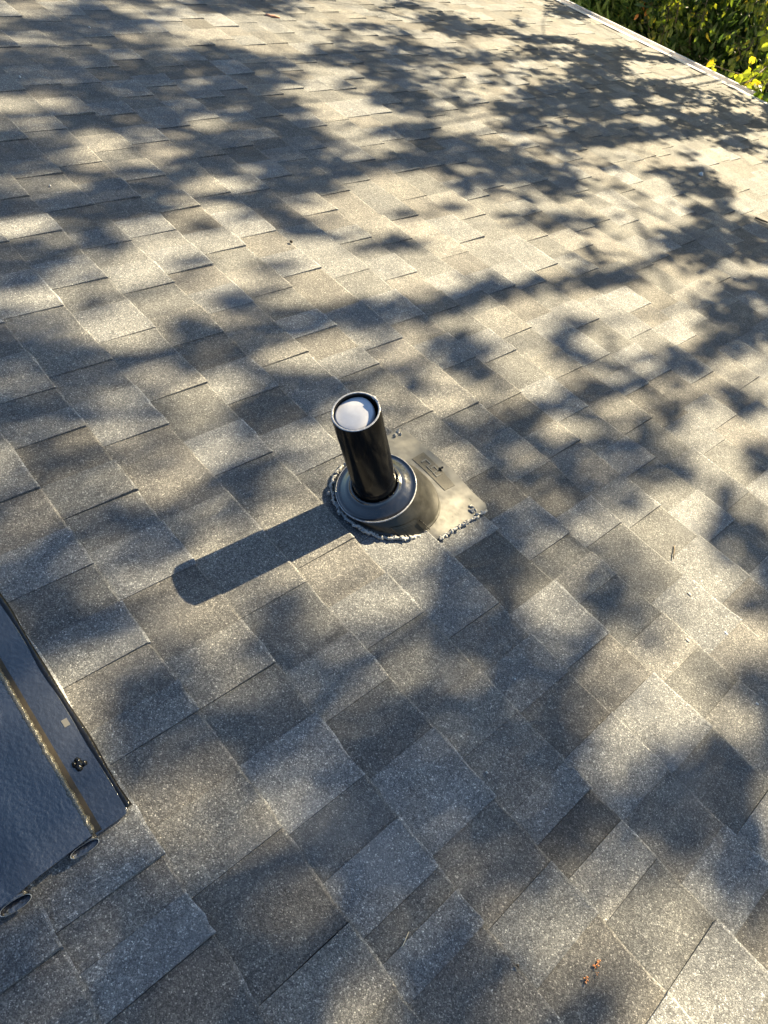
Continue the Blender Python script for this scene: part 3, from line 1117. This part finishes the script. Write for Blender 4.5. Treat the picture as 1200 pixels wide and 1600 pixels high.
# leaves that shade the roof
cell = .05
uu, vv_ = np.meshgrid(np.arange(-2.9, 6.6, cell) + cell / 2, np.arange(-7.4, 4.2, cell) + cell / 2, indexing='ij')
uu, vv_ = uu.ravel(), vv_.ravel()
tau = -np.log(sunfrac(vv_, uu))
tau = np.where(tau < .12, 0, tau * 1.1)
LEAF = .051
A_EFF = LEAF * LEAF * .418 * .72
cnt = rng.poisson(np.clip(tau, 0, 3.2) * SUN[2] * cell * cell / A_EFF)
idx = np.repeat(np.arange(len(uu)), cnt)
pv = vv_[idx] + rng.uniform(-.5, .5, len(idx)) * cell
pu = uu[idx] + rng.uniform(-.5, .5, len(idx)) * cell
rp = to_world(np.stack([pv, pu, np.zeros_like(pv)], 1))
ydep = np.clip(rng.normal(7.9, .75, len(idx)), 6.35, 10.2)
ydep = np.where(rng.random(len(idx)) < .25, rng.uniform(6.3, 7.3, len(idx)), ydep)
Lr = (ydep - rp[:, 1]) / SUNW[1]
leafP = rp + SUNW[None, :] * Lr[:, None]
# limbs: along shadow streaks on the roof (photo points), and free ones
limb_px = [([(1062, 98), (1000, 85), (960, 79), (900, 70), (850, 60), (745, 50), (680, 42), (620, 24)], 6.9, .026, 2),
           ([(1035, 85), (1010, 80), (975, 79)], 6.9, .012, 2),
           ([(985, 112), (965, 98), (955, 88), (930, 96)], 7.0, .014, 2),
           ([(1200, 358), (1100, 385), (960, 425), (870, 440), (760, 465), (620, 490), (450, 527), (330, 560)], 8.1, .017, 3),
           ([(1200, 512), (1130, 540), (1060, 572), (950, 612), (880, 636), (750, 670), (640, 692)], 8.2, .020, 3),
           ([(1200, 205), (1100, 212), (960, 225), (840, 240), (740, 232), (620, 215)], 7.6, .010, 2),
           ([(1040, 345), (1010, 332), (985, 326), (945, 300)], 7.2, .010, 3),
           ([(1200, 352), (1180, 342), (1160, 336)], 7.2, .011, 3)]


def lift(px, y):
    out = []
    for i, (x, yy) in enumerate(px):
        w = to_world(on_roof(x, yy))
        L = (y + .25 * math.sin(i * 1.7 + y) - w[1]) / SUNW[1]
        out.append(w + SUNW * L)
    return np.array(out)


tree_limbs = {i: [] for i in range(len(TREES))}
for px, y, r, ti in limb_px:
    P = lift(px, y)
    trunk = np.array([TREES[ti][0], TREES[ti][1], -2.3])
    if len(px) > 4:
        midp = (trunk * .55 + P[0] * .45) + np.array([0, 0, -.25])
        P = np.concatenate([[trunk, midp], P])
        rad = np.linspace(r * 1.9, r * .45, len(P))
    else:
        rad = np.linspace(r, r * .5, len(P))
    tree_limbs[ti].append((P, rad))
own = np.array([int(np.argmin([abs(p[0] - t[0]) for t in TREES])) for p in leafP + rng.normal(0, .3, leafP.shape)])
leaf_tm = leaf_template()
tree_objs = []
TLAB = ["leafy shade tree furthest to the left beyond the roof eave", "leafy shade tree behind the grassy shrubs beyond the eave",
        "leafy shade tree with yellowing leaves hanging over the gutter", "leafy shade tree just right of the branch over the gutter",
        "leafy shade tree furthest to the right beyond the roof eave"]
for ti, (tx, ty) in enumerate(TREES):
    root = empty("broadleaf_tree", (tx, ty, GZ))
    tag(root, TLAB[ti], "tree", "shade trees beyond the eave")
    off = np.array([tx, ty, GZ])
    mb = MB()
    tp = [(0, 0, -.15), (.02, .03, .5), (-.04, .05, 1.5), (.03, -.02, 2.4), (0, 0, 3.06)]
    mb.tube(tp, [.17, .125, .11, .10, .085], 12)
    mb.build("trunk", M_BARK, root, True)
    g = np.random.default_rng(50 + ti)
    limbs = list(tree_limbs[ti])
    mine = leafP[own == ti]
    fork = np.array([tx, ty, -2.32])
    for q in range(5):
        best = None
        for _ in range(40):                       # the limb that keeps to the crown's dense side
            c = mine[g.integers(len(mine))]
            m1 = fork * .5 + c * .5 + np.array([0, .25, -.2])
            P = np.array([fork, fork * .75 + m1 * .25 + g.normal(0, .06, 3), m1, m1 * .4 + c * .6 + g.normal(0, .08, 3), c])
            R_ = to_roof(np.concatenate([np.linspace(P[i], P[i + 1], 6) for i in range(4)]))
            R_ = R_ - SUN * (R_[:, 2:3] / SUN[2])
            sc_ = np.where(R_[:, 1] < U_EAVE, sunfrac(R_[:, 0], R_[:, 1]), .1).mean() - .05 * np.linalg.norm(c - fork)
            if best is None or sc_ < best[0]: best = (sc_, P)
        limbs.append((best[1], np.linspace(.018, .005, 5)))
    for (P, rad) in limbs:
        mb = MB()
        mb.tube(P - off, rad, 8)
        mb.build("limb", M_BARK, root, True)
    allp = np.concatenate([np.linspace(P[i], P[i + 1], 8) for P, _ in limbs for i in range(len(P) - 1)])
    mb = MB()
    for q in g.choice(len(mine), min(140, len(mine)), replace=False):
        e = mine[q]
        s = allp[np.argmin(((allp - e) ** 2).sum(1))]
        if np.linalg.norm(s - e) > 1.6: continue
        mid = (s + e) / 2 + g.normal(0, .05, 3)
        mb.tube(np.array([s, mid, e]) - off, [.006, .004, .002], 5, caps=False)
    tw = mb.build("twigs", M_BARK, root)
    tag(tw, kind="stuff")
    n = len(mine)
    nrm = SUNW[None, :] * .9 + rand_unit(n) * .75
    dr = rand_unit(n) * .8 + np.array([0, -.1, -.75])
    dr -= nrm * (dr * nrm).sum(1, keepdims=True) / (nrm * nrm).sum(1, keepdims=True)
    ln = LEAF * rng.uniform(.75, 1.3, n)
    V, F, T = leaf_mesh(mine - off, dr, nrm, ln, green(n, c=(.30, .24, .02), pc_=.12), leaf_tm)
    # lower skirt of the crown, hanging below the light that reaches the roof
    lows = []
    cr = mesh_obj("crown", V, F, M_LEAF, root, False, T)
    tag(cr, kind="stuff")
    tree_objs.append(root)


# ------------------------------------------------------------------ hanging sprays and the branch over the gutter
def spray(parent, off, name, pts, nleaf, length, tint_fn, seed, singles=False, spread=.10, tmpl=None, rad=.006, kind=True):
    g = np.random.default_rng(seed)
    P = np.asarray(pts, float)
    mb = MB()
    mb.tube(P - off, np.linspace(rad, rad * .4, len(P)), 6)
    br = mb.build(name, M_BARK, parent, True)
    seglen = np.linalg.norm(np.diff(P, axis=0), axis=1)
    cum = np.concatenate([[0], np.cumsum(seglen)]) / seglen.sum()
    t = g.random(nleaf) * .95 + .05
    C = np.stack([np.interp(t, cum, P[:, i]) for i in range(3)], 1)
    sd = rand_unit(nleaf) * np.array([1, 1, .45]) * (spread * g.random((nleaf, 1)) ** .7)
    B = C + sd
    mbt = MB()
    for i in range(0, nleaf, 2):
        mbt.tube(np.array([C[i], (C[i] + B[i]) / 2 + [0, 0, .008], B[i]]) - off, [.002, .0015, .001], 4, caps=False)
    tag(mbt.build("twigs", M_BARK, br), kind="stuff")
    d = sd / (np.linalg.norm(sd, axis=1, keepdims=True) + 1e-6) * .5 + np.array([0, 0, -.8]) + g.normal(0, .25, (nleaf, 3))
    nr = rand_unit(nleaf) * .8 + np.array([0, -.7, .35])
    ln = length * g.uniform(.7, 1.25, nleaf)
    T = tint_fn(nleaf)
    tm = leaf_tm if tmpl is None else tmpl
    if singles:
        for i in range(nleaf):
            V, F, TT = leaf_mesh((B[i:i + 1] - off), d[i:i + 1], nr[i:i + 1], ln[i:i + 1], T[i:i + 1], tm)
            mesh_obj("leaf", V, F, M_LEAF, br, False, TT)
    else:
        V, F, TT = leaf_mesh(B - off, d, nr, ln, T, tm)
        tag(mesh_obj("leaves", V, F, M_LEAF, br, False, TT), kind="stuff")
    return br


def at(x, y, dist):
    """world point on a photo ray, dist metres along the view axis"""
    return to_world(CC + ray_of(x, y) * dist)


t2 = tree_objs[2]
o2 = np.array(t2.location)
yel = lambda n: green(n, (.10, .16, .020), (.20, .23, .022), (.34, .30, .02), .25)
oli = lambda n: green(n, (.06, .10, .014), (.14, .17, .02), (.26, .23, .03), .12)
wide = leaf_template(.42, .12, .2)
root_pt = np.array([TREES[2][0], TREES[2][1], -2.5])
spray(t2, o2, "branch", [at(1262, 60, 6.3), at(1225, 90, 6.0), at(1196, 112, 5.7), at(1166, 118, 5.6), at(1143, 112, 5.6), at(1118, 103, 5.6), at(1101, 90, 5.65)], 34, .075, yel, 1, True, .10, wide, .005)
spray(t2, o2, "branch", [at(1262, 60, 6.3), at(1215, 90, 5.7), at(1185, 115, 5.45), at(1170, 128, 5.3), at(1150, 132, 5.25)], 84, .078, lambda n: green(n, (.06, .11, .014), (.16, .20, .02), (.32, .28, .018), .15), 2, True, .16, wide, .006)
spray(t2, o2, "branch", [at(1262, 60, 6.3), at(1230, 50, 6.2), at(1200, 52, 6.0), at(1186, 60, 5.9)], 18, .085, yel, 3, True, .08, wide, .004)
spray(t2, o2, "branch", [at(1262, 60, 6.3), at(1228, 96, 5.6), at(1204, 125, 5.3), at(1188, 142, 5.15)], 64, .08, lambda n: green(n, (.05, .10, .014), (.14, .19, .02), (.30, .27, .018), .15), 4, True, .17, wide, .006)
mb = MB()
ends = at(1262, 60, 6.3)
mb.tube(np.array([root_pt, root_pt * .6 + ends * .4 + np.array([.3, -.2, -.3]), root_pt * .25 + ends * .75 + np.array([.15, 0, -.15]), ends]) - o2, [.04, .026, .018, .010], 8)
mb.build("limb", M_BARK, t2, True)
# backlit sprays hanging lower and further out
t1 = tree_objs[1]
o1 = np.array(t1.location)
hang = [(t2, o2, [(1052, -40), (1048, 0), (1042, 30), (1032, 68)], 8.2, 85, .20, 11), (t2, o2, [(1068, -50), (1062, 0), (1055, 38)], 8.0, 60, .16, 12),
        (t2, o2, [(1110, -50), (1106, -5), (1098, 28), (1092, 50)], 8.0, 60, .13, 13), (t2, o2, [(1150, -60), (1142, -10), (1137, 15)], 8.1, 34, .13, 14),
        (t2, o2, [(1240, -30), (1205, 20), (1180, 60), (1158, 92)], 7.6, 130, .26, 15), (t2, o2, [(1230, -60), (1200, -10), (1190, 25)], 7.8, 70, .25, 16),
        (t2, o2, [(1040, -50), (1025, -10), (1012, 20), (1014, 50)], 8.6, 60, .22, 17), (t2, o2, [(1190, -60), (1176, -10), (1170, 16)], 8.3, 50, .18, 18),
        (t1, o1, [(960, -60), (975, -20), (990, 10), (996, 36)], 9.2, 40, .2, 19)]
for (tr, of, px, dd, nl, sp, sd) in hang:
    fn = oli if sd not in (17, 19) else (lambda n: green(n, (.06, .10, .02), (.16, .16, .02), (.42, .17, .05), .25))
    spray(tr, of, "branch", [at(x, y, dd) for x, y in px], int(nl * .8), .085, fn, sd, False, sp, leaf_template(.27, .10, .25), .006)


# ------------------------------------------------------------------ shrubs on the ground beyond the eave
def shrub(name, label, loc, rad, h, nleaf, ln, tmpl, tint_fn, seed, updir=.6, group="shrubs on the ground beyond the eave"):
    g = np.random.default_rng(seed)
    root = empty(name, (loc[0], loc[1], GZ))
    tag(root, label, "shrub", group)
    for q in range(6):
        a = g.random() * 6.28
        e = np.array([math.cos(a) * rad * .7, math.sin(a) * rad * .7, h * g.uniform(.6, .95)])
        mb = MB()
        mb.tube(np.array([(.1 * math.cos(a), .1 * math.sin(a), -.05), e * np.array([.4, .4, .5]), e]), [.022, .014, .005], 6)
        mb.build("stem", M_BARK, root, True)
    # leaf clumps through the volume
    nc = max(20, nleaf // 45)
    cd = rand_unit(nc)
    cd[:, 2] = np.abs(cd[:, 2])
    rr = g.random((nc, 1)) ** .35
    cen = cd * rr * np.array([rad, rad, h * .92]) + np.array([0, 0, .08])
    ci = g.integers(nc, size=nleaf)
    P = cen[ci] + g.normal(0, .13, (nleaf, 3)) * np.array([rad, rad, h * .6])
    P[:, 2] = np.clip(P[:, 2], .02, h * 1.05)
    d = P / np.array([rad, rad, h]) * .7 + rand_unit(nleaf) * .7 + np.array([0, 0, updir])
    nr = rand_unit(nleaf) * .6 + d * .2 + np.array([0, -.3, .7])
    V, F, T = leaf_mesh(P, d, nr, ln * g.uniform(.7, 1.35, nleaf), tint_fn(nleaf), tmpl)
    tag(mesh_obj("foliage", V, F, M_LEAF, root, False, T), kind="stuff")
    return root


blade = leaf_template(.075, .02, .45)
narrow = leaf_template(.16, .04, .2)
mid = lambda n: green(n, (.10, .17, .045), (.17, .25, .075))
dark = lambda n: green(n, (.028, .060, .018), (.065, .12, .036))
shrub("long_leaved_shrub", "mid green arching long leaved shrub furthest left above the gutter", (-6.7, 8.4), 1.05, 1.5, 3400, .30, blade, mid, 1, .9)
shrub("long_leaved_shrub", "mid green arching long leaved shrub beside the dark evergreen", (-5.5, 8.5), .95, 1.35, 3400, .28, blade, mid, 2, .9)
shrub("evergreen_shrub", "dark evergreen shrub in deep shade above the gutter", (-4.35, 8.7), 1.05, 1.55, 5200, .12, narrow, dark, 3)
shrub("evergreen_shrub", "dark evergreen shrub behind the yellow leaved branch", (-3.1, 8.6), 1.0, 1.5, 5200, .12, narrow, dark, 4)
shrub("evergreen_shrub", "dark evergreen shrub at the far back behind the long leaved ones", (-5.9, 10.3), 1.5, 2.6, 5200, .13, narrow, dark, 5)
shrub("evergreen_shrub", "tall dark evergreen shrub at the far back behind the hanging sprays", (-3.6, 10.4), 1.5, 2.6, 5200, .13, narrow, dark, 6)
shrub("evergreen_shrub", "dark evergreen shrub right of the yellow leaved branch", (-1.6, 8.8), 1.0, 1.4, 3500, .12, narrow, dark, 7)
shrub("evergreen_shrub", "dark evergreen shrub furthest left beyond the eave", (-8.4, 9.0), 1.1, 1.6, 3500, .12, narrow, dark, 8)
pth = MB()
pth.box((-9, 6.35, GZ - .1), (4, 7.25, GZ + .03))
tag(pth.build("path", M_CONC), kind="structure")

# ------------------------------------------------------------------ litter on the shingles
def rloc(x, y, n=.0085):
    return on_roof(x, y, n)


def surf(p):
    k = math.floor(p[1] / E) + 1
    fr = (p[1] - (k - 1) * E + .022) / (E + .022)
    return .0075 * fr + float(deck(p[0], p[1]))


def litter(name, label, cat, p, builder, mat):
    root_loc = to_world((p[0], p[1], surf(p)))
    mb = MB()
    builder(mb)
    o = mb.build(name, mat, None, True)
    o.location = root_loc
    o.rotation_euler = (-PIT, 0, 0)
    return tag(o, label, cat)


def stick(x0, y0, x1, y1, r, name, label, mat, h=.0):
    a, b = rloc(x0, y0), rloc(x1, y1)
    c = (a + b) / 2
    def bl(mb):
        q = [(a - c) * s for s in (1, .4, -.2)] + [b - c]
        q = np.array(q); q[:, 2] = r * .9 + np.array([0, .001, .0015, h]); q[1, 0] += r
        mb.tube(q, [r * 1.15, r, r * .95, r * .8], 7)
    return litter(name, label, "twig", c, bl, mat)


stick(1055, 851, 1053, 872, .0012, "twig", "short dark straight twig on the sunlit shingles right of the pipe", M_TWIG, .002)
stick(415, 23, 437, 27, .006, "twig", "reddish stick lying near the top of the roof view", M_PINK)
stick(1180, 340, 1199, 349, .004, "twig", "thin dark twig at the right edge of the view", M_TWIG, .004)
stick(628, 1480, 640, 1455, .0006, "pine_needle", "thin pale needle lying on the near shingles", M_PALE)


def flake(x, y, s, name, label, cat, mat, seed, flat=.35):
    p = rloc(x, y)
    litter(name, label, cat, p, lambda mb: mb.lump((0, 0, s * flat * .6), (s, s * .62, s * flat), seed, 9, 6, .3), mat)


flake(1078, 928, .0052, "leaf_scrap", "curled pale leaf scrap on sunlit shingles below the dark twig", "leaf", M_PALE, 1)
flake(1074, 1001, .0050, "leaf_scrap", "pale leaf scrap caught on a shingle edge at right", "leaf", M_PALE, 2)
flake(1135, 989, .0044, "leaf_scrap", "small whitish leaf scrap at a shingle corner near the right edge", "leaf", M_WHITE, 3)
flake(1095, 273, .011, "pebble", "white pebble in a shadow patch at upper right of the roof", "pebble", M_WHITE, 4, .8)
flake(1182, 1100, .0030, "pebble", "tiny pale pebble near the right edge of the view", "pebble", M_WHITE, 5, .7)
flake(806, 1059, .0022, "pebble", "tiny white pebble in the middle of the near shingles", "pebble", M_WHITE, 6, .7)
flake(762, 1205, .0026, "pebble", "tiny white pebble on the dark near tab", "pebble", M_WHITE, 7, .7)
flake(78, 288, .004, "pebble", "tiny white pebble on the shingles at far left", "pebble", M_WHITE, 8, .6)
flake(140, 42, .005, "pebble", "tiny white pebble near the top left corner", "pebble", M_WHITE, 9, .6)
flake(455, 379, .006, "seed_pod", "small dark seed pod on shingles above the pipe", "seed pod", M_TWIG, 10, .6)
flake(808, 1509, .0026, "seed_pod", "small dark seed pod on a shingle edge near the bottom", "seed pod", M_TWIG, 11, .6)
flake(31, 118, .005, "pebble", "tiny pale pebble at the left edge of the roof view", "pebble", M_WHITE, 12, .6)
p = rloc(926, 1515)


def orange(mb):
    g = np.random.default_rng(9)
    for (x, y, s, n) in ((936, 1502, .0018, 6), (931, 1510, .0018, 7), (933, 1522, .0014, 3), (917, 1530, .0020, 8)):
        for r in range(n):
            q = rloc(x + g.normal(0, 2.0), y + g.normal(0, 2.6)) - p
            mb.lump((q[0], q[1], .0004), (s * g.uniform(.4, .8), s * g.uniform(.4, .8), .0009), 200 + r, 7, 4, .4)


litter("paint_mark", "small orange paint specks on the near shingles at bottom right", "paint mark", p, orange, M_ORANGE)
